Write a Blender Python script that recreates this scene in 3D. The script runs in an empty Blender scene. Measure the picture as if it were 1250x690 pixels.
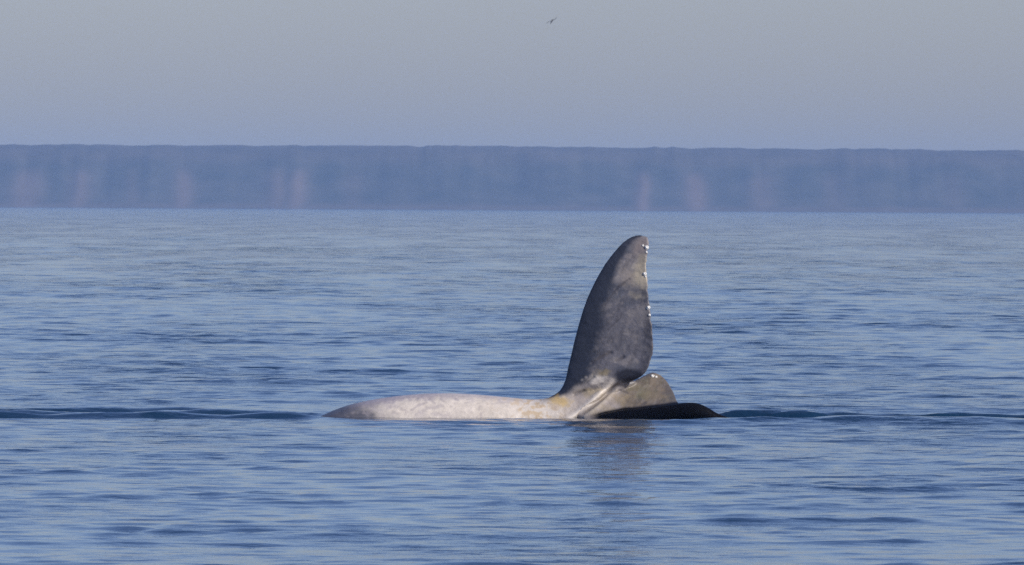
import bpy, bmesh, math, random
import numpy as np
from mathutils import Vector, Matrix

random.seed(7); rng = np.random.default_rng(11)
SC = bpy.context.scene
COL = SC.collection

# ------------------------------------------------------------------ camera
W, H, FPX = 1250.0, 690.0, 13200.0            # photo size, focal length in photo pixels
CAM_H = 2.94                                   # eye height above the water, on a small boat
ROLL = math.atan2(7.2, 1250.0)                 # the horizon falls a little to the right
HOR = 252.4                                    # true horizon row at mid width
pitch = math.atan2(345.0 - HOR, FPX)           # looking slightly down
FWD = Vector((0, math.cos(pitch), -math.sin(pitch)))
RGT0, UP0 = Vector((1, 0, 0)), Vector((0, math.sin(pitch), math.cos(pitch)))
RGT = RGT0 * math.cos(ROLL) + UP0 * math.sin(ROLL)
UPV = -RGT0 * math.sin(ROLL) + UP0 * math.cos(ROLL)
CAM = Vector((0, 0, CAM_H))
cd = bpy.data.cameras.new('camera'); cam = bpy.data.objects.new('camera', cd); COL.objects.link(cam)
cam.matrix_world = Matrix(((RGT.x, UPV.x, -FWD.x, CAM.x), (RGT.y, UPV.y, -FWD.y, CAM.y),
                           (RGT.z, UPV.z, -FWD.z, CAM.z), (0, 0, 0, 1)))
cd.sensor_width = 36.0; cd.lens = 36.0 * FPX / W
cd.clip_start = 1.0; cd.clip_end = 40000.0
cd.dof.use_dof = True; cd.dof.focus_distance = 150.0
cd.dof.aperture_fstop = cd.lens / 20.0         # a 20 mm wide pupil
SC.camera = cam

def at(px, py, Y):
    """photo pixel -> point at the depth Y (m) in front of the camera"""
    d = FWD * FPX + RGT * (px - W / 2) - UPV * (py - H / 2)
    return CAM + d * (Y / d.y)

def to_px(P):
    v = P - np.array(CAM)
    z = v @ np.array(FWD)
    return W / 2 + FPX * (v @ np.array(RGT)) / z, H / 2 - FPX * (v @ np.array(UPV)) / z

# ------------------------------------------------------------------ sky and sun
SUN = Vector((0.70, -0.46, 0.55)).normalized()  # towards the sun: right of and behind the boat
el = math.asin(SUN.z); az = math.atan2(SUN.x, SUN.y)
world = bpy.data.worlds.new('World'); SC.world = world; world.use_nodes = True
nt = world.node_tree; nt.nodes.clear()
sky = nt.nodes.new('ShaderNodeTexSky'); sky.sky_type = 'NISHITA'; sky.sun_disc = False
sky.sun_elevation = el; sky.sun_rotation = az
sky.air_density = 1.0; sky.dust_density = 0.8; sky.ozone_density = 1.2; sky.altitude = 3.0
bg = nt.nodes.new('ShaderNodeBackground'); bg.inputs['Strength'].default_value = 0.098
wo = nt.nodes.new('ShaderNodeOutputWorld')
tint = nt.nodes.new('ShaderNodeVectorMath'); tint.operation = 'MULTIPLY'; tint.inputs[1].default_value = (0.83, 0.885, 1.23)
nt.links.new(sky.outputs[0], tint.inputs[0]); nt.links.new(tint.outputs[0], bg.inputs['Color']); nt.links.new(bg.outputs[0], wo.inputs['Surface'])
sd = bpy.data.lights.new('sun', 'SUN'); sd.energy = 4.3; sd.angle = math.radians(0.53); sd.color = (1.0, 0.945, 0.85)
so = bpy.data.objects.new('sun', sd); COL.objects.link(so)
so.rotation_euler = SUN.to_track_quat('Z', 'Y').to_euler(); so.location = (60, -60, 60)

SC.render.engine = 'CYCLES'
SC.view_settings.view_transform = 'Standard'; SC.view_settings.look = 'None'
SC.view_settings.exposure = 0.0; SC.view_settings.gamma = 1.0
SC.view_settings.use_curve_mapping = False
SC.cycles.filter_width = 1.5
SC.cycles.use_denoising = False
SC.cycles.max_bounces = 6; SC.cycles.volume_bounces = 0

# ------------------------------------------------------------------ helpers
def link_mesh(name, verts, faces, mat, parent=None, smooth=True):
    me = bpy.data.meshes.new(name)
    me.from_pydata([tuple(v) for v in verts], [], faces); me.update()
    if smooth: me.polygons.foreach_set('use_smooth', [True] * len(me.polygons))
    ob = bpy.data.objects.new(name, me); COL.objects.link(ob)
    if mat: me.materials.append(mat)
    if parent: ob.parent = parent
    return ob

def grid_mesh(name, P, mat):
    """P: (rows, cols, 3) array -> one smooth quad sheet"""
    r, c, _ = P.shape
    me = bpy.data.meshes.new(name)
    me.vertices.add(r * c); me.vertices.foreach_set('co', P.reshape(-1).astype(np.float32))
    i = np.arange((r - 1) * c).reshape(r - 1, c)[:, :-1]
    q = np.stack([i, i + 1, i + c + 1, i + c], -1).reshape(-1, 4)
    n = len(q)
    me.loops.add(n * 4); me.loops.foreach_set('vertex_index', q.reshape(-1).astype(np.int32))
    me.polygons.add(n); me.polygons.foreach_set('loop_start', (np.arange(n) * 4).astype(np.int32))
    me.polygons.foreach_set('use_smooth', np.ones(n, bool))
    me.update(calc_edges=True); me.materials.append(mat)
    ob = bpy.data.objects.new(name, me); COL.objects.link(ob)
    return ob

def interp(xs, ys, x): return np.interp(x, xs, ys)

def smooth_path(pts, n):
    """Catmull-Rom resample of a list of tuples to n points"""
    p = np.array(pts, float); p = np.vstack([2 * p[0] - p[1], p, 2 * p[-1] - p[-2]])
    out = []
    for t in np.linspace(0, len(pts) - 1 - 1e-6, n):
        k = int(t); u = t - k; a, b, c, d = p[k:k + 4]
        out.append(0.5 * (2 * b + (c - a) * u + (2 * a - 5 * b + 4 * c - d) * u * u + (3 * b - a - 3 * c + d) * u ** 3))
    return np.array(out)

def loft(rings):
    """closed tube from a list of rings, ends capped; returns verts, faces"""
    m = len(rings[0]); V = [tuple(p) for r in rings for p in r]; F = []
    for k in range(len(rings) - 1):
        for j in range(m):
            j2 = (j + 1) % m
            F.append((k * m + j, k * m + j2, (k + 1) * m + j2, (k + 1) * m + j))
    F.append(tuple(range(m))[::-1]); F.append(tuple((len(rings) - 1) * m + j for j in range(m)))
    return V, F

def tube(path, ry, rz, m=20):
    """ellipse sections (half sizes ry, rz) swept along a path"""
    path = np.array(path); n = len(path); T = np.gradient(path, axis=0)
    rings = []
    for k in range(n):
        t = Vector(T[k]).normalized()
        side = Vector((0, 0, 1)).cross(t).normalized(); up = t.cross(side)
        rings.append([Vector(path[k]) + side * (ry[k] * math.cos(a)) + up * (rz[k] * math.sin(a))
                      for a in np.linspace(0, 2 * math.pi, m, endpoint=False)])
    return loft(rings)

def blade(L, T, thick, bow, n=22):
    """fluke lobe: aerofoil sections between leading points L and trailing points T"""
    L = np.array(L); T = np.array(T); S = np.gradient((L + T) / 2, axis=0)
    us = (1 - np.cos(np.linspace(0, math.pi, n))) / 2
    rings = []
    for k in range(len(L)):
        ch = T[k] - L[k]; nrm = np.cross(ch, S[k]); nrm /= np.linalg.norm(nrm)
        half = thick[k] * (1.48 * np.sqrt(us) - 0.63 * us - 1.76 * us ** 2 + 1.42 * us ** 3 - 0.5075 * us ** 4) / 1.0
        half = np.maximum(half, 0.017 * np.minimum(1, np.sqrt(us * 40 + 1e-6)))
        c = L[k] + us[:, None] * ch + nrm * (bow[k] * np.sin(us * math.pi))[:, None]
        a = c + nrm * half[:, None]; b = c - nrm * half[:, None]
        rings.append([Vector(p) for p in a] + [Vector(p) for p in b[::-1][:-1]])
    return loft(rings)

def fuse(name, pieces, voxel, iters, fac=0.5):
    """union of closed shells as one continuous surface"""
    V, F = [], []
    for v, f in pieces:
        o = len(V); V += [tuple(p) for p in v]; F += [tuple(i + o for i in q) for q in f]
    me = bpy.data.meshes.new(name + '_src'); me.from_pydata(V, [], F)
    bm = bmesh.new(); bm.from_mesh(me); bmesh.ops.recalc_face_normals(bm, faces=bm.faces); bm.to_mesh(me); bm.free()
    tmp = bpy.data.objects.new(name + '_src', me); COL.objects.link(tmp)
    r = tmp.modifiers.new('r', 'REMESH'); r.mode = 'VOXEL'; r.voxel_size = voxel
    s = tmp.modifiers.new('s', 'SMOOTH'); s.factor = fac; s.iterations = iters
    dg = bpy.context.evaluated_depsgraph_get(); dg.update()
    out = bpy.data.meshes.new_from_object(tmp.evaluated_get(dg)); out.name = name
    bpy.data.objects.remove(tmp); bpy.data.meshes.remove(me)
    out.polygons.foreach_set('use_smooth', np.ones(len(out.polygons), bool))
    return out

def value_noise(x, y, seed):
    """smooth 2-D noise in 0..1"""
    xi = np.floor(x).astype(np.int64); yi = np.floor(y).astype(np.int64); fx = x - xi; fy = y - yi
    def h(a, b):
        v = np.sin(a * 127.1 + b * 311.7 + seed * 74.7) * 43758.5453
        return v - np.floor(v)
    fx = fx * fx * (3 - 2 * fx); fy = fy * fy * (3 - 2 * fy)
    return (h(xi, yi) * (1 - fx) + h(xi + 1, yi) * fx) * (1 - fy) + (h(xi, yi + 1) * (1 - fx) + h(xi + 1, yi + 1) * fx) * fy

def fbm(x, y, seed, oct=4):
    s = 0; a = 0.5; t = 0
    for k in range(oct):
        s = s + a * value_noise(x * 2 ** k, y * 2 ** k, seed + k * 13); t += a; a *= 0.5
    return s / t

def sstep(a, b, x):
    t = np.clip((x - a) / (b - a), 0, 1); return t * t * (3 - 2 * t)

def new_mat(name):
    m = bpy.data.materials.new(name); m.use_nodes = True
    n = m.node_tree.nodes; return m, n, m.node_tree.links, n['Principled BSDF']

# ------------------------------------------------------------------ water
mw, n, l, p = new_mat('sea_water')
p.inputs['Base Color'].default_value = (0.006, 0.027, 0.062, 1)
p.inputs['Roughness'].default_value = 0.07
p.inputs['IOR'].default_value = 1.333
tc = n.new('ShaderNodeTexCoord')
mp = n.new('ShaderNodeMapping'); mp.inputs['Scale'].default_value = (0.9, 1.0, 1.0); mp.inputs['Rotation'].default_value = (0, 0, 0.2)
nz = n.new('ShaderNodeTexNoise'); nz.inputs['Scale'].default_value = 3.2; nz.inputs['Detail'].default_value = 4.0; nz.inputs['Roughness'].default_value = 0.55
bp = n.new('ShaderNodeBump'); bp.inputs['Strength'].default_value = 1.0; bp.inputs['Distance'].default_value = 0.030
l.new(tc.outputs['Object'], mp.inputs['Vector']); l.new(mp.outputs[0], nz.inputs['Vector'])
# light airs: patches of ruffled and of smoother water at several sizes
prev = None
for sx, sy, w in ((0.16, 0.05, 0.4), (0.6, 0.17, 0.4), (0.035, 0.010, 0.3), (0.25, 0.016, 0.55), (0.10, 0.005, 0.4)):
    m2 = n.new('ShaderNodeMapping'); m2.inputs['Scale'].default_value = (sx, sy, 1.0)
    q = n.new('ShaderNodeTexNoise'); q.inputs['Scale'].default_value = 1.0; q.inputs['Detail'].default_value = 3.0
    l.new(tc.outputs['Object'], m2.inputs['Vector']); l.new(m2.outputs[0], q.inputs['Vector'])
    r = n.new('ShaderNodeMapRange'); r.inputs['From Min'].default_value = 0.36; r.inputs['From Max'].default_value = 0.64
    r.inputs['To Min'].default_value = 1 - w; r.inputs['To Max'].default_value = 1 + w
    l.new(q.outputs['Fac'], r.inputs['Value'])
    if prev is None: prev = r.outputs[0]
    else:
        mu = n.new('ShaderNodeMath'); mu.operation = 'MULTIPLY'; l.new(prev, mu.inputs[0]); l.new(r.outputs[0], mu.inputs[1]); prev = mu.outputs[0]
hm = n.new('ShaderNodeMath'); hm.operation = 'MULTIPLY'
# wavelets too small for the sheet's far, wider-spaced rows
lo = n.new('ShaderNodeAttribute'); lo.attribute_name = 'fine_waves'
mp3 = n.new('ShaderNodeMapping'); mp3.inputs['Scale'].default_value = (0.5, 1.0, 1.0)
nz3 = n.new('ShaderNodeTexNoise'); nz3.inputs['Scale'].default_value = 1.1; nz3.inputs['Detail'].default_value = 2.0
l.new(tc.outputs['Object'], mp3.inputs['Vector']); l.new(mp3.outputs[0], nz3.inputs['Vector'])
m3 = n.new('ShaderNodeMath'); m3.operation = 'MULTIPLY'; l.new(nz3.outputs['Fac'], m3.inputs[0]); l.new(lo.outputs['Fac'], m3.inputs[1])
m4 = n.new('ShaderNodeMath'); m4.operation = 'MULTIPLY_ADD'; l.new(m3.outputs[0], m4.inputs[0]); m4.inputs[1].default_value = 9.0; l.new(nz.outputs['Fac'], m4.inputs[2])
l.new(m4.outputs[0], hm.inputs[0]); l.new(prev, hm.inputs[1])
l.new(hm.outputs[0], bp.inputs['Height']); l.new(bp.outputs[0], p.inputs['Normal'])

def build_water():
    rows = [-2000., -800., -300., -100., -30., 0., 15., 30., 44., 55., 63., 69., 73., 76.]
    y = 78.0; dys = 0.12
    while y < 9150.0:
        rows.append(y)
        y += dys if y < 240 else dys * (y / 240.0) ** 1.8
    rows += [9300., 9700., 10200.]
    rows = np.array(rows)
    inner = np.linspace(-1, 1, 241)
    outer = np.array([1.3, 2.0, 3.5, 7.0, 16.0, 40.0])
    hw = np.clip(0.052 * np.abs(rows) + 5.0, 6.0, 700.0)
    reach = np.array([0.004, 0.015, 0.05, 0.15, 0.4, 1.0])
    right = hw[:, None] + (6000 - hw[:, None]) * reach[None, :]
    X = np.concatenate([-right[:, ::-1], inner[None, :] * hw[:, None], right], 1).astype(np.float32)
    Y = np.repeat(rows[:, None], X.shape[1], 1).astype(np.float32)
    dx = np.abs(np.gradient(X, axis=1)); dy = np.abs(np.gradient(Y, axis=0)); sp = np.maximum(dx, dy)
    Z = np.zeros_like(X); DX = np.zeros_like(X); DY = np.zeros_like(X)
    N = 110; lost = np.zeros_like(X); tot = 0.0
    lam = np.exp(rng.uniform(math.log(0.34), math.log(2.6), N))
    th = rng.normal(math.radians(86), math.radians(33), N)      # waves run towards and away from the boat
    ph = rng.uniform(0, 2 * math.pi, N)
    N2 = 40; rms = 0.053
    lam = np.concatenate([lam, np.exp(rng.uniform(math.log(3.5), math.log(11.0), N2))])
    th = np.concatenate([th, rng.normal(math.radians(88), math.radians(26), N2)]); ph = np.concatenate([ph, rng.uniform(0, 2 * math.pi, N2)])
    for i in range(N + N2):
        k = 2 * math.pi / lam[i]
        a = math.sqrt(2) * rms / math.sqrt(N) / k * (0.45 + 1.0 * math.exp(-((math.log(lam[i] / 0.6)) / 0.7) ** 2))
        if i >= N: a = math.sqrt(2) * 0.015 / math.sqrt(N2) / k
        w = np.clip(lam[i] / (sp * 2.6) - 0.5, 0, 1)
        lost += (1 - w) * (a * k) ** 2; tot += (a * k) ** 2
        cx, sy = math.cos(th[i]), math.sin(th[i])
        arg = (k * cx) * X + (k * sy) * Y + np.float32(ph[i])
        s = np.sin(arg); c = np.cos(arg)
        Z += (a * w) * c
        DX -= (a * w * cx * 0.8) * s; DY -= (a * w * sy * 0.8) * s
    # crests that run together stand up more sharply
    sg = float(Z[np.abs(Y - 150) < 60].std()); t = np.clip(Z / sg, 0, 3)
    Z = Z * 0.92 + 0.13 * sg * t * t
    # patches of calmer and rougher water
    patch = 0.62 + 0.75 * fbm(X / 9.0 + 50, Y / 22.0 + 9, 3, 3).astype(np.float32)
    Z *= patch; DX *= patch; DY *= patch
    # the whale's wash: long low ridges running out along the tail's line on both sides
    def ridge(x0, x1, y0, slope, amp, sig, seed, fade=0.6):
        yc = y0 + slope * X + 0.9 * (fbm(X / 1.7, X * 0 + seed, seed, 3) - 0.5)
        m = sstep(x0, x0 + fade, X) * (1 - sstep(x1 - fade, x1, X)) * (0.45 + 1.1 * fbm(X / 0.8 + 7, X * 0 + seed, seed + 5, 2))
        d = (Y - yc)
        return amp * m * (np.exp(-(d / sig) ** 2) - 0.35 * np.exp(-((d + 2.1 * sig) / (1.3 * sig)) ** 2))
    calm = 1 - 0.30 * np.exp(-((Y - 149.2) / 1.6) ** 2) * sstep(-3.6, -2.2, X) * (1 - sstep(2.6, 3.6, X))
    Z *= calm; DX *= calm; DY *= calm
    near = (np.abs(Y - 150) < 14)
    R = ridge(2.4, 30, 149.3, 0.0, 0.095, 0.19, 3) + ridge(2.2, 30, 148.0, 0.03, 0.035, 0.4, 8)
    R += ridge(-30, -2.4, 150.7, 0.0, 0.06, 0.28, 21) + ridge(-30, -2.5, 149.3, 0.03, 0.07, 0.24, 33) + ridge(-30, -3.4, 151.8, 0.03, 0.065, 0.26, 41)
    R += ridge(-3.0, 3.4, 147.4, 0.03, 0.028, 0.4, 57) + ridge(-3.2, 1.2, 146.2, 0.0, 0.03, 0.45, 63)
    Z += np.where(near, R, 0).astype(np.float32)
    P = np.stack([X + DX, Y + DY, Z], -1)
    ob = grid_mesh('water', P, mw)
    at_ = ob.data.attributes.new('fine_waves', 'FLOAT', 'POINT'); at_.data.foreach_set('value', np.sqrt(lost / tot).reshape(-1).astype(np.float32))
    ob['kind'] = 'structure'
    ob['label'] = 'calm blue rippled sea around the whale'
    return ob
build_water()

# ------------------------------------------------------------------ far coast: flat-topped bluffs
mc, n, l, p = new_mat('coast_rock')
at_n = n.new('ShaderNodeAttribute'); at_n.attribute_name = 'pale'
tc = n.new('ShaderNodeTexCoord')
nz = n.new('ShaderNodeTexNoise'); nz.inputs['Scale'].default_value = 0.03; nz.inputs['Detail'].default_value = 6.0
l.new(tc.outputs['Object'], nz.inputs['Vector'])
r1 = n.new('ShaderNodeValToRGB'); r1.color_ramp.elements[0].color = (0.020, 0.026, 0.020, 1); r1.color_ramp.elements[1].color = (0.065, 0.062, 0.05, 1)
r1.color_ramp.elements[0].position = 0.3; r1.color_ramp.elements[1].position = 0.7
l.new(nz.outputs['Fac'], r1.inputs['Fac'])
mx = n.new('ShaderNodeMix'); mx.data_type = 'RGBA'; mx.inputs['B'].default_value = (0.24, 0.155, 0.12, 1)
l.new(at_n.outputs['Fac'], mx.inputs['Factor']); l.new(r1.outputs['Color'], mx.inputs['A'])
l.new(mx.outputs['Result'], p.inputs['Base Color']); p.inputs['Roughness'].default_value = 0.95

def build_coast():
    D0 = 9000.0
    xs = np.concatenate([np.linspace(-5500, -1000, 60)[:-1], np.linspace(-1000, 1000, 1200), np.linspace(1000, 5500, 60)[1:]])
    v = np.array([-0.03, 0.0, 0.03, 0.06, 0.1, 0.15, 0.2, 0.26, 0.32, 0.38, 0.44, 0.5, 0.56, 0.62, 0.68, 0.74, 0.8, 0.86, 0.91, 0.95, 0.98, 1.0, 1.0, 1.0, 0.98, 0.95])
    back = np.array([-40, -20, -6, 0, 6, 13, 20, 27, 34, 41, 48, 55, 62, 68, 74, 80, 85, 92, 101, 113, 126, 140, 220, 420, 700, 1100.0])
    X = np.repeat(xs[None, :], len(v), 0); Vv = np.repeat(v[:, None], len(xs), 1); B = np.repeat(back[:, None], len(xs), 1)
    top = 53.2 + 1.2 * (fbm(X / 26, X * 0, 2, 2) - 0.5) + 1.5 * (fbm(X / 8, X * 0 + 3, 5, 2) - 0.5) + 2.0 * (fbm(X / 400, X * 0, 4, 2) - 0.5)
    gul = fbm(X / 38, X * 0 + 0.5, 9, 3) - 0.5
    wall = np.sin(np.clip(Vv, 0, 1) * math.pi)
    Yc = D0 + B + wall * 34 * gul + 40 * (fbm(X / 300, X * 0, 12, 2) - 0.5)
    Z = Vv * top + wall * 2.0 * (fbm(X / 20, Vv * 6, 31, 3) - 0.5)
    # pale bare earth: scree chutes running down the lower two thirds of the bluff
    pale = np.zeros_like(X)
    for px, wpx, s in ((30, 17, .8), (96, 12, .75), (222, 10, .8), (338, 13, .65), (362, 12, .8), (785, 8, 1.0), (849, 12, .95), (931, 15, .5), (1020, 12, .3), (160, 8, .3), (1165, 10, .25), (430, 12, .25)):
        xc = (at(px, 250, D0)).x; w = 1.2 * wpx * D0 / FPX
        d = (X - xc + 3.5 * (fbm(Vv * 5, X * 0 + px, 6, 2) - 0.5)) / (w * (1.05 - 0.35 * Vv))
        c = 0.52 * s * np.exp(-d ** 2) * (1 - sstep(0.45, 0.72, Vv))
        pale = np.maximum(pale, c); Yc -= c * 9.0 * (1 - Vv)
    pale = np.maximum(pale, 0.13 * sstep(0.62, 0.85, Vv + 0.15 * (fbm(X / 60, Vv * 3, 17, 3) - 0.5)))   # drier ground at the rim
    pale = np.maximum(pale, 0.22 * (1 - sstep(0.03, 0.12, Vv)))                                          # the beach
    ob = grid_mesh('coast', np.stack([X, Yc, Z], -1), mc)
    a = ob.data.attributes.new('pale', 'FLOAT', 'POINT'); a.data.foreach_set('value', pale.reshape(-1).astype(np.float32))
    ob['kind'] = 'structure'; ob['label'] = 'long flat-topped coast fading to blue in the haze'
build_coast()

# ------------------------------------------------------------------ whale
ms, n, l, p = new_mat('whale_skin')
ca = n.new('ShaderNodeAttribute'); ca.attribute_name = 'pigment_shade'
tc = n.new('ShaderNodeTexCoord')
n1 = n.new('ShaderNodeTexNoise'); n1.inputs['Scale'].default_value = 9.0; n1.inputs['Detail'].default_value = 8.0; n1.inputs['Roughness'].default_value = 0.65
n2 = n.new('ShaderNodeTexNoise'); n2.inputs['Scale'].default_value = 26.0; n2.inputs['Detail'].default_value = 4.0
l.new(tc.outputs['Object'], n1.inputs['Vector']); l.new(tc.outputs['Object'], n2.inputs['Vector'])
rp = n.new('ShaderNodeMapRange'); rp.inputs['From Min'].default_value = 0.3; rp.inputs['From Max'].default_value = 0.7
rp.inputs['To Min'].default_value = 0.86; rp.inputs['To Max'].default_value = 1.13
l.new(n1.outputs['Fac'], rp.inputs['Value'])
mm = n.new('ShaderNodeVectorMath'); mm.operation = 'SCALE'
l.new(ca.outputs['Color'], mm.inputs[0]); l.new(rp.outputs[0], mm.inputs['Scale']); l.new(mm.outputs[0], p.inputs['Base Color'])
rr = n.new('ShaderNodeMapRange'); rr.inputs['To Min'].default_value = 0.26; rr.inputs['To Max'].default_value = 0.50; sb = n.new('ShaderNodeMapRange'); sb.inputs['From Min'].default_value = 0.004; sb.inputs['From Max'].default_value = 0.04
sb.inputs['To Min'].default_value = 0.05; sb.inputs['To Max'].default_value = 0.32
l.new(ca.outputs['Color'], sb.inputs['Value']); l.new(sb.outputs[0], p.inputs['Specular IOR Level'])
l.new(n2.outputs['Fac'], rr.inputs['Value']); l.new(rr.outputs[0], p.inputs['Roughness'])
bp = n.new('ShaderNodeBump'); bp.inputs['Strength'].default_value = 0.5; bp.inputs['Distance'].default_value = 0.022
l.new(n1.outputs['Fac'], bp.inputs['Height']); l.new(bp.outputs[0], p.inputs['Normal'])

def vat(px, py, Y): return np.array(at(px, py, Y))

def build_whale():
    pieces = []
    # tail stock: top outline from the photo, the rest of the back sinks away to the left
    top = [(250, 600), (310, 560), (360, 530), (402, 507.5), (430, 495), (460, 487.5), (500, 482), (540, 480), (580, 481.5), (620, 485),
           (652, 487.5), (680, 484), (706, 477), (732, 468), (752, 464)]
    hz = [.55, .55, .52, .48, .46, .45, .44, .42, .40, .37, .34, .31, .26, .17, .06]
    hy = [.80, .80, .76, .70, .66, .62, .58, .54, .50, .46, .42, .38, .31, .22, .08]
    path = []
    for (x, y), a in zip(top, hz): path.append(tuple(vat(x, y + a * 88, 150.15)))
    full = smooth_path([p + (a, b) for p, a, b in zip(path, hy, hz)], 60)
    pieces.append(tube(full[:, :3], full[:, 3], full[:, 4], 28))
    # raised lobe: (leading px, py, Y), (trailing px, py, Y), half thickness, bow
    st = [((640, 499, 150.06), (748, 486, 150.05), .15, .00),
          ((664, 488.5, 150.06), (760, 474, 150.02), .155, -.01),
          ((681, 479, 150.05), (770, 466, 149.96), .155, -.02),
          ((689, 466, 150.05), (783, 459.5, 149.88), .14, -.03),
          ((694, 445, 150.06), (791.5, 449, 149.86), .125, -.035),
          ((700, 420, 150.07), (797, 428, 149.88), .112, -.035),
          ((707, 393, 150.08), (796, 402, 149.90), .10, -.03),
          ((716, 366, 150.09), (793, 380, 149.93), .09, -.03),
          ((728, 340, 150.11), (791, 356, 149.97), .078, -.025),
          ((742, 317.5, 150.13), (789.5, 334, 150.02), .065, -.02),
          ((756, 300.5, 150.15), (789.5, 315, 150.07), .052, -.015),
          ((766, 292, 150.17), (791, 302, 150.11), .042, -.01),
          ((774, 288.5, 150.18), (792, 295, 150.14), .034, 0),
          ((781, 287.3, 150.19), (789.5, 289.5, 150.17), .024, 0)]
    def lobe(st, m):
        a = smooth_path([tuple(vat(*L)) + tuple(vat(*T)) + (t, b) for L, T, t, b in st], m)
        return blade(a[:, :3], a[:, 3:6], a[:, 6], a[:, 7])
    pieces.append(lobe(st, 60))
    # lowered lobe: lies towards the boat and to the right, its inner corner behind the raised one
    st2 = [((694, 507, 150.00), (748, 476, 150.10), .16, 0),
           ((715, 512, 149.72), (774, 466, 150.18), .12, 0),
           ((745, 512, 149.55), (797, 455.5, 150.25), .10, .03),
           ((775, 510, 149.40), (812, 464, 150.15), .09, .03),
           ((805, 508, 149.25), (822, 479, 149.88), .08, .02),
           ((830, 507, 149.12), (829, 494, 149.6), .07, 0),
           ((852, 507, 149.02), (848, 501, 149.36), .06, 0),
           ((868, 512, 148.97), (866, 509, 149.15), .05, 0),
           ((890, 520, 148.93), (888, 519, 149.03), .03, 0)]
    pieces.append(lobe(st2, 44))
    # its thick rounded front edge
    crest = [(700, 514, 149.80, .06), (716, 511.5, 149.66, .08), (738, 505, 149.55, .12), (762, 500, 149.45, .14), (792, 497.3, 149.30, .145),
             (822, 493.3, 149.15, .145), (846, 491.5, 149.04, .14), (859, 496, 148.99, .11), (872, 503.5, 148.96, .085), (885, 508.5, 148.94, .07), (901, 513.5, 148.92, .05)]
    q = smooth_path([tuple(vat(x, y + r * 88, Y)) + (r,) for x, y, Y, r in crest], 50)
    pieces.append(tube(q[:, :3], q[:, 3] * 0.9, q[:, 3], 18))
    q = smooth_path([tuple(vat(742, 480, 150.08)) + (.10,), tuple(vat(758, 472, 150.06)) + (.075,), tuple(vat(770, 468.5, 150.08)) + (.045,), tuple(vat(776, 466.5, 150.1)) + (.02,)], 16)
    pieces.append(tube(q[:, :3], q[:, 3], q[:, 3], 14))                                            # web between the lobes
    me = fuse('whale', pieces, 0.013, 5)

    nv = len(me.vertices); co = np.empty(nv * 3, np.float32); me.vertices.foreach_get('co', co); co = co.reshape(-1, 3).astype(float)
    nr = np.empty(nv * 3, np.float32); me.vertices.foreach_get('normal', nr); nr = nr.reshape(-1, 3).astype(float)
    # a side-on chart of the animal: photo-pixel units at the whale's own depth
    px = 625 + (co[:, 0] - at(625, 511, 150).x) * 88.0; base = np.array([at(x, 511, 150).z for x in (400, 900)])
    py = 511 - (co[:, 2] - (base[0] + (co[:, 0] - at(400, 511, 150).x) / (at(900, 511, 150).x - at(400, 511, 150).x) * (base[1] - base[0]))) * 88.0
    front = sstep(-0.1, 0.35, -nr[:, 1])
    def seg_d(pts):
        d = np.full(nv, 1e9); tpar = np.zeros(nv)
        for k in range(len(pts) - 1):
            a = np.array(pts[k], float); b = np.array(pts[k + 1], float); ab = b - a
            t = np.clip(((px - a[0]) * ab[0] + (py - a[1]) * ab[1]) / (ab @ ab), 0, 1)
            dd = np.hypot(px - a[0] - t * ab[0], py - a[1] - t * ab[1])
            u = dd < d; d[u] = dd[u]; tpar[u] = (k + t[u]) / (len(pts) - 1)
        return d, tpar
    disp = np.zeros(nv)
    keel = [(688, 514), (703, 505), (718, 494), (732, 481), (748, 467)]
    dk, tk = seg_d(keel)
    disp += 0.055 * np.exp(-(dk / 3.8) ** 2) * front * sstep(1.0, .72, tk)
    keel2 = [(706, 514), (716, 507), (730, 497), (742, 486), (752, 476)]
    d2, _ = seg_d(keel2)
    disp += 0.018 * np.exp(-(d2 / 2.6) ** 2) * front
    gro, tg = seg_d([(699, 515), (713, 504), (727, 492), (741, 479), (754, 468)])
    disp -= 0.024 * np.exp(-(gro / 2.4) ** 2) * front * sstep(1.0, .75, tg) * sstep(.12, .4, tg)
    # skin folds and scars
    for pts, dep in (([(722, 443), (732, 437), (745, 431)], .012), ([(752, 441), (760, 436)], .010), ([(701, 482), (712, 477)], .012),
                     ([(716, 467), (724, 460)], .010), ([(772, 497), (785, 492)], .008)):
        dd, _ = seg_d(pts); disp -= dep * np.exp(-(dd / 2.0) ** 2) * front
    disp += 0.016 * (fbm(px / 22, py / 14, 5, 4) - 0.5) * front * sstep(1.2, 0.6, np.abs(co[:, 1] - 150))
    # ragged trailing edge of the raised lobe
    co2 = co + nr * disp[:, None]
    edge = sstep(778, 792, px) * sstep(470, 455, py)
    co2[:, 0] += edge * 0.030 * (fbm(py / 6.0, py * 0, 77, 3) - 0.5)
    me.vertices.foreach_set('co', co2.reshape(-1).astype(np.float32)); me.update()

    # ---- pigment: pale belly skin on the stock, slate flukes, black front edges and far face; some shade painted in
    def C(r, g, b): return np.array([r, g, b])
    n1 = fbm(px / 16, py / 11, 21, 5); n2 = fbm(px / 5, py / 4, 41, 4); n3 = fbm(px / 45, py / 30, 61, 3)
    col = np.tile(C(.595, .525, .455), (nv, 1))
    def mix(c, m): 
        nonlocal col; m = np.clip(m, 0, 1)[:, None]; col = col * (1 - m) + c[None, :] * m
    topy = np.interp(px, [t[0] for t in top], [t[1] for t in top]) ; below = py - topy
    mix(C(.36, .32, .33), 0.42 * sstep(.48, .72, n1) * sstep(620, 470, px))                       # mauve mottling
    mix(C(.30, .26, .29), 0.75 * sstep(9, 2, below + 8 * (n2 - .5)) * sstep(670, 600, px) * (1 - 0.4 * sstep(510, 560, px)))
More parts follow.
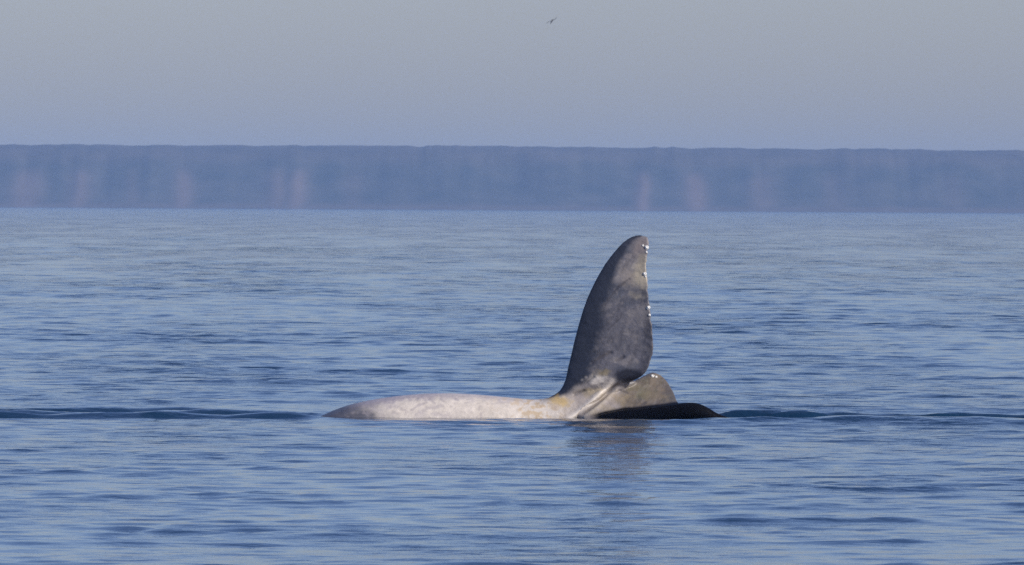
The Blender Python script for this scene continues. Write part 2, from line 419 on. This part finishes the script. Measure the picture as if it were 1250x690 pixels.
    mix(C(.09, .09, .11), sstep(468, 420, px + 40 * (n1 - .5) - 0.9 * below))                    # darker towards the left end
    mix(C(.36, .31, .31), 0.4 * sstep(.66, .76, n2) * sstep(4, 12, below))                       # small scars
    mix(C(.45, .30, .13), 0.55 * sstep(.48, .62, n2) * np.exp(-((px - 655) / 40) ** 2))
    for pts, wd, st_ in (([(503, 500), (510, 495), (520, 491)], 1.6, .7), ([(512, 503), (522, 498), (540, 495)], 2.2, .6), ([(524, 487), (531, 492)], 1.4, .7), ([(508, 487), (517, 485)], 1.3, .6),
                        ([(537, 487), (542, 490)], 1.3, .6), ([(556, 487), (558, 488)], 1.3, .8), ([(568, 492), (583, 489)], 1.2, .5), ([(600, 493), (622, 490)], 1.2, .4), ([(528, 505), (545, 507)], 2.0, .6), ([(448, 505), (462, 494)], 2.5, .5)):
        dd, _ = seg_d(pts); mix(C(.33, .29, .30), .7 * st_ * sstep(1.5, .2, dd / wd + 1.8 * (n2 - .5)))
    # fluke area
    u = sstep(660, 722, px + 26 * (n3 - .5)) 
    slate = C(.142, .134, .150); brown = C(.19, .152, .115)
    up = sstep(486, 452, py + 12 * (n1 - .5))
    mix(C(.34, .29, .26), u)
    mix(slate, up * sstep(660, 690, px))
    mix(C(.235, .212, .21), 0.8 * sstep(.50, .66, n1) * up * sstep(690, 715, px))
    mix(C(.07, .075, .095), 0.8 * sstep(.55, .72, n3) * up * sstep(690, 715, px))
    n4 = fbm((px + .45 * py) / 5.5, (py - .45 * px) / 16, 91, 4); n5 = fbm(px / 3.2, py / 3.6, 97, 2)
    mix(C(.075, .070, .082), 0.45 * sstep(.52, .70, n4) * up * sstep(690, 715, px))
    mix(C(.25, .22, .21), 0.35 * sstep(.58, .74, n5) * up * sstep(690, 715, px))
    # raised lobe's leading third: dark skin plus painted shade where it turns from the sun
    ly = [288, 292, 300, 318, 340, 366, 393, 420, 445, 466, 479, 488.5]; lx = [781, 766, 756, 742, 728, 716, 707, 700, 694, 689, 681, 662]
    ty = [288, 302, 315, 334, 356, 380, 402, 428, 449, 460, 482]; tx = [790, 791, 789, 789, 791, 793, 796, 797, 791, 783, 768]
    uu = (px - np.interp(py, ly, lx)) / np.maximum(np.interp(py, ty, tx) - np.interp(py, ly, lx), 6)
    mix(C(.030, .034, .050), sstep(.44, .22, uu + .16 * (n1 - .5) + sstep(455, 486, py) * .20) * sstep(492, 482, py) * sstep(652, 664, px))
    mix(C(.055, .052, .062), 0.7 * sstep(.86, 1.0, uu + .1 * (n2 - .5)) * sstep(478, 450, py) * sstep(340, 400, py))
    # inner corner: its shadow painted in as a dark patch
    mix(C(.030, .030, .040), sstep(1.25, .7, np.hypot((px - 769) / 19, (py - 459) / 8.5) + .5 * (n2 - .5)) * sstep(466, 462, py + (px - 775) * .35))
    # lowered lobe, brown
    br = sstep(752, 770, px) * sstep(462, 470, py + (px - 780) * .5) * sstep(452, 456, py)
    mix(brown, br); mix(C(.14, .13, .075), 0.45 * sstep(.5, .62, n1) * br); mix(C(.09, .078, .07), 0.5 * sstep(.50, .66, n4) * br); mix(C(.26, .225, .19), 0.4 * sstep(.55, .72, n5) * br); mix(C(.085, .075, .075), 0.75 * sstep(798, 826, px + 14 * (n2 - .5)) * br)
    # pale and ochre patches
    def blob(cx, cy, rx, ry, c, s, nn=n2):
        mix(c, s * sstep(1.6, .3, np.hypot((px - cx) / rx, (py - cy) / ry) + 2.0 * (nn - .5)))
    blob(684, 490, 11, 6, C(.50, .34, .12), .75); blob(730, 464, 12, 6, C(.62, .55, .48), .9); blob(745, 463, 5, 2, C(.5, .44, .38), .6)
    blob(735, 455, 9, 4, C(.27, .21, .10), .6); blob(780, 336, 13, 17, C(.46, .39, .29), .9, n1); blob(766, 338, 8, 10, C(.26, .22, .19), .6)
    blob(779, 301, 14, 13, C(.25, .205, .19), .85, n3); blob(738, 500, 16, 7, C(.30, .24, .15), .5)
    blob(785, 478, 9, 9, C(.17, .155, .08), .35)
    mix(C(.70, .62, .54), .9 * np.exp(-(dk / 4.0) ** 2) * sstep(.02, .1, tk) * (.75 + .5 * n2)); mix(C(.12, .095, .08), .7 * np.exp(-(gro / 1.7) ** 2) * sstep(.1, .3, tg))  # sunlit keel ridge painted pale, the shadow beside it painted dark
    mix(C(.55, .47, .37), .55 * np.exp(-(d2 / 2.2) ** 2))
    blob(722, 479, 14, 5, C(.36, .28, .16), .6); blob(756, 488, 14, 7, C(.30, .23, .14), .6); blob(800, 484, 12, 7, C(.24, .18, .12), .5)
    for pts, wd in (([(721, 444), (732, 437), (746, 430)], 1.5), ([(752, 441), (761, 436)], 1.4), ([(700, 483), (713, 477)], 1.3), ([(715, 468), (725, 460)], 1.3), ([(742, 402), (757, 388)], 1.0),
                    ([(738, 372), (752, 352), (768, 340)], 1.2), ([(772, 498), (788, 491)], 1.4), ([(752, 474), (766, 480)], 1.1)):
        dd, _ = seg_d(pts); mix(C(.06, .052, .055), .5 * sstep(1.9, .1, dd / wd + 2.4 * (n2 - .5)) * front)
    # front edge of the lowered lobe: black
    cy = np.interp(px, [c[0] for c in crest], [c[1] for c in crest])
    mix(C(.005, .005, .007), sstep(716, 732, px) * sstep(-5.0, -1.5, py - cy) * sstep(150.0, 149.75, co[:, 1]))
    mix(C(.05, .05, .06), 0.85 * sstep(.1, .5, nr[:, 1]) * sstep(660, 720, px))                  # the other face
    a = me.attributes.new('pigment_shade', 'FLOAT_COLOR', 'POINT')
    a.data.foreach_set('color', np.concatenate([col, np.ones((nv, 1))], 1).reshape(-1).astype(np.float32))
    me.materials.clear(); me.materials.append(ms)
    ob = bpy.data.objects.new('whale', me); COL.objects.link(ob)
    ob['label'] = 'pale grey whale tail rolled on its side with one dark fluke raised'; ob['category'] = 'whale'
    return ob, co2, nr
whale, wco, wnr = build_whale()

# barnacles along the trailing edges
mb, n, l, p = new_mat('barnacle_shell')
tc = n.new('ShaderNodeTexCoord'); nz = n.new('ShaderNodeTexNoise'); nz.inputs['Scale'].default_value = 60
l.new(tc.outputs['Object'], nz.inputs['Vector'])
rp = n.new('ShaderNodeValToRGB'); rp.color_ramp.elements[0].color = (.58, .55, .50, 1); rp.color_ramp.elements[1].color = (.84, .82, .78, 1)
l.new(nz.outputs['Fac'], rp.inputs['Fac']); l.new(rp.outputs[0], p.inputs['Base Color']); p.inputs['Roughness'].default_value = .5
def barnacle(px, py, size, lean):
    tgt = vat(px, py, 150.0)
    near = np.argsort((wco[:, 0] - tgt[0]) ** 2 + (wco[:, 2] - tgt[2]) ** 2)[:60]
    k = near[np.argmin(wco[near, 1])]; o = wco[k]; nn = Vector(wnr[k]); nn = (nn + Vector((lean, -0.4, .2))).normalized()
    q = nn.to_track_quat('Z', 'Y'); V = []; F = []; m = 12; size *= 0.85
    prof = [(1.05, -.5), (1.0, -.1), (.80, .22), (.56, .46), (.40, .48), (.30, .25), (.05, .2)]
    for r, z in prof:
        for j in range(m):
            a = 2 * math.pi * j / m; rr = r * (1 + .13 * (j % 2) + random.uniform(-.06, .06))
            V.append(Vector(o) + q @ Vector((rr * size * math.cos(a), rr * size * math.sin(a), z * size)))
    for i in range(len(prof) - 1):
        for j in range(m): F.append((i * m + j, i * m + (j + 1) % m, (i + 1) * m + (j + 1) % m, (i + 1) * m + j))
    F.append(tuple((len(prof) - 1) * m + j for j in range(m)))
    return link_mesh('barnacle', V, F, mb, whale, smooth=False)
for b in ((788, 300, .034, .5), (784, 297, .020, .2), (789.5, 305, .018, .6), (785.5, 332, .030, .5), (788, 335, .016, .6), (792, 372, .030, .6), (789, 374.5, .022, .3),
          (793.5, 382, .022, .7), (796, 457.5, .034, .3), (800, 458.5, .024, .5)):
    barnacle(*b)

# ------------------------------------------------------------------ bird, far off over the water
mbird, n, l, p = new_mat('bird_plumage')
tc = n.new('ShaderNodeTexCoord'); nz = n.new('ShaderNodeTexNoise'); nz.inputs['Scale'].default_value = 8
l.new(tc.outputs['Object'], nz.inputs['Vector'])
rp = n.new('ShaderNodeValToRGB'); rp.color_ramp.elements[0].color = (.03, .03, .035, 1); rp.color_ramp.elements[1].color = (.10, .10, .11, 1)
l.new(nz.outputs['Fac'], rp.inputs['Fac']); l.new(rp.outputs[0], p.inputs['Base Color']); p.inputs['Roughness'].default_value = .8
def build_bird():
    c = at(673.5, 25.5, 1300); k = 1300 / FPX                     # metres per photo pixel there
    def q(dx, dy, dY=0.): return (c.x + dx * k, c.y + dY, c.z - dy * k)
    body = smooth_path([q(-1.6, 4.2, -.35) + (.02,), q(-1.0, 2.6, -.22) + (.06,), q(0, .6, 0) + (.10,), q(.8, -.6, .14) + (.095,), q(1.3, -1.3, .26) + (.07,), q(1.8, -1.7, .36) + (.02,)], 24)
    parts = [tube(body[:, :3], body[:, 3], body[:, 3], 14)]
    for tip, mid in ((((-6.6, 3.2, -.1)), (-3.0, .6, .06)), ((6.4, -4.4, .1), (3.2, -1.6, .12))):
        a = smooth_path([q(0, 0, .08) + (.28, .05), q(*mid) + (.26, .042), q(*[(m + t) / 2 for m, t in zip(mid, tip)]) + (.20, .034), q(*tip) + (.07, .024)], 20)
        L = a[:, :3] + np.array([0.35, .75, 0]) * a[:, 3:4] * .6; T = a[:, :3] - np.array([0.35, .75, .3]) * a[:, 3:4] * .6
        parts.append(blade(L, T, a[:, 4], a[:, 4] * 0, 12))
    me = fuse('bird', parts, 0.018, 3); me.materials.clear(); me.materials.append(mbird)
    ob = bpy.data.objects.new('bird', me); COL.objects.link(ob)
    ob['label'] = 'small dark seabird banking in the sky above the coast'; ob['category'] = 'bird'
build_bird()

# ------------------------------------------------------------------ haze
mh = bpy.data.materials.new('haze_air'); mh.use_nodes = True; nt = mh.node_tree; nt.nodes.clear()
pv = nt.nodes.new('ShaderNodeVolumePrincipled'); o = nt.nodes.new('ShaderNodeOutputMaterial')
pv.inputs['Color'].default_value = (0.36, 0.575, 1.0, 1); pv.inputs['Density'].default_value = 6.9e-5; pv.inputs['Anisotropy'].default_value = -0.25
nt.links.new(pv.outputs[0], o.inputs['Volume'])
bx = (-6400, 6400); by = (-2300, 10900); bz = (-1.5, 58.0)
V = [(x, y, z) for z in bz for y in by for x in bx]
hz_ob = link_mesh('haze', V, [(0, 2, 3, 1), (4, 5, 7, 6), (0, 1, 5, 4), (2, 6, 7, 3), (0, 4, 6, 2), (1, 3, 7, 5)], mh, smooth=False)
hz_ob['kind'] = 'stuff'; hz_ob['label'] = 'thin pale sea haze over the water and coast'
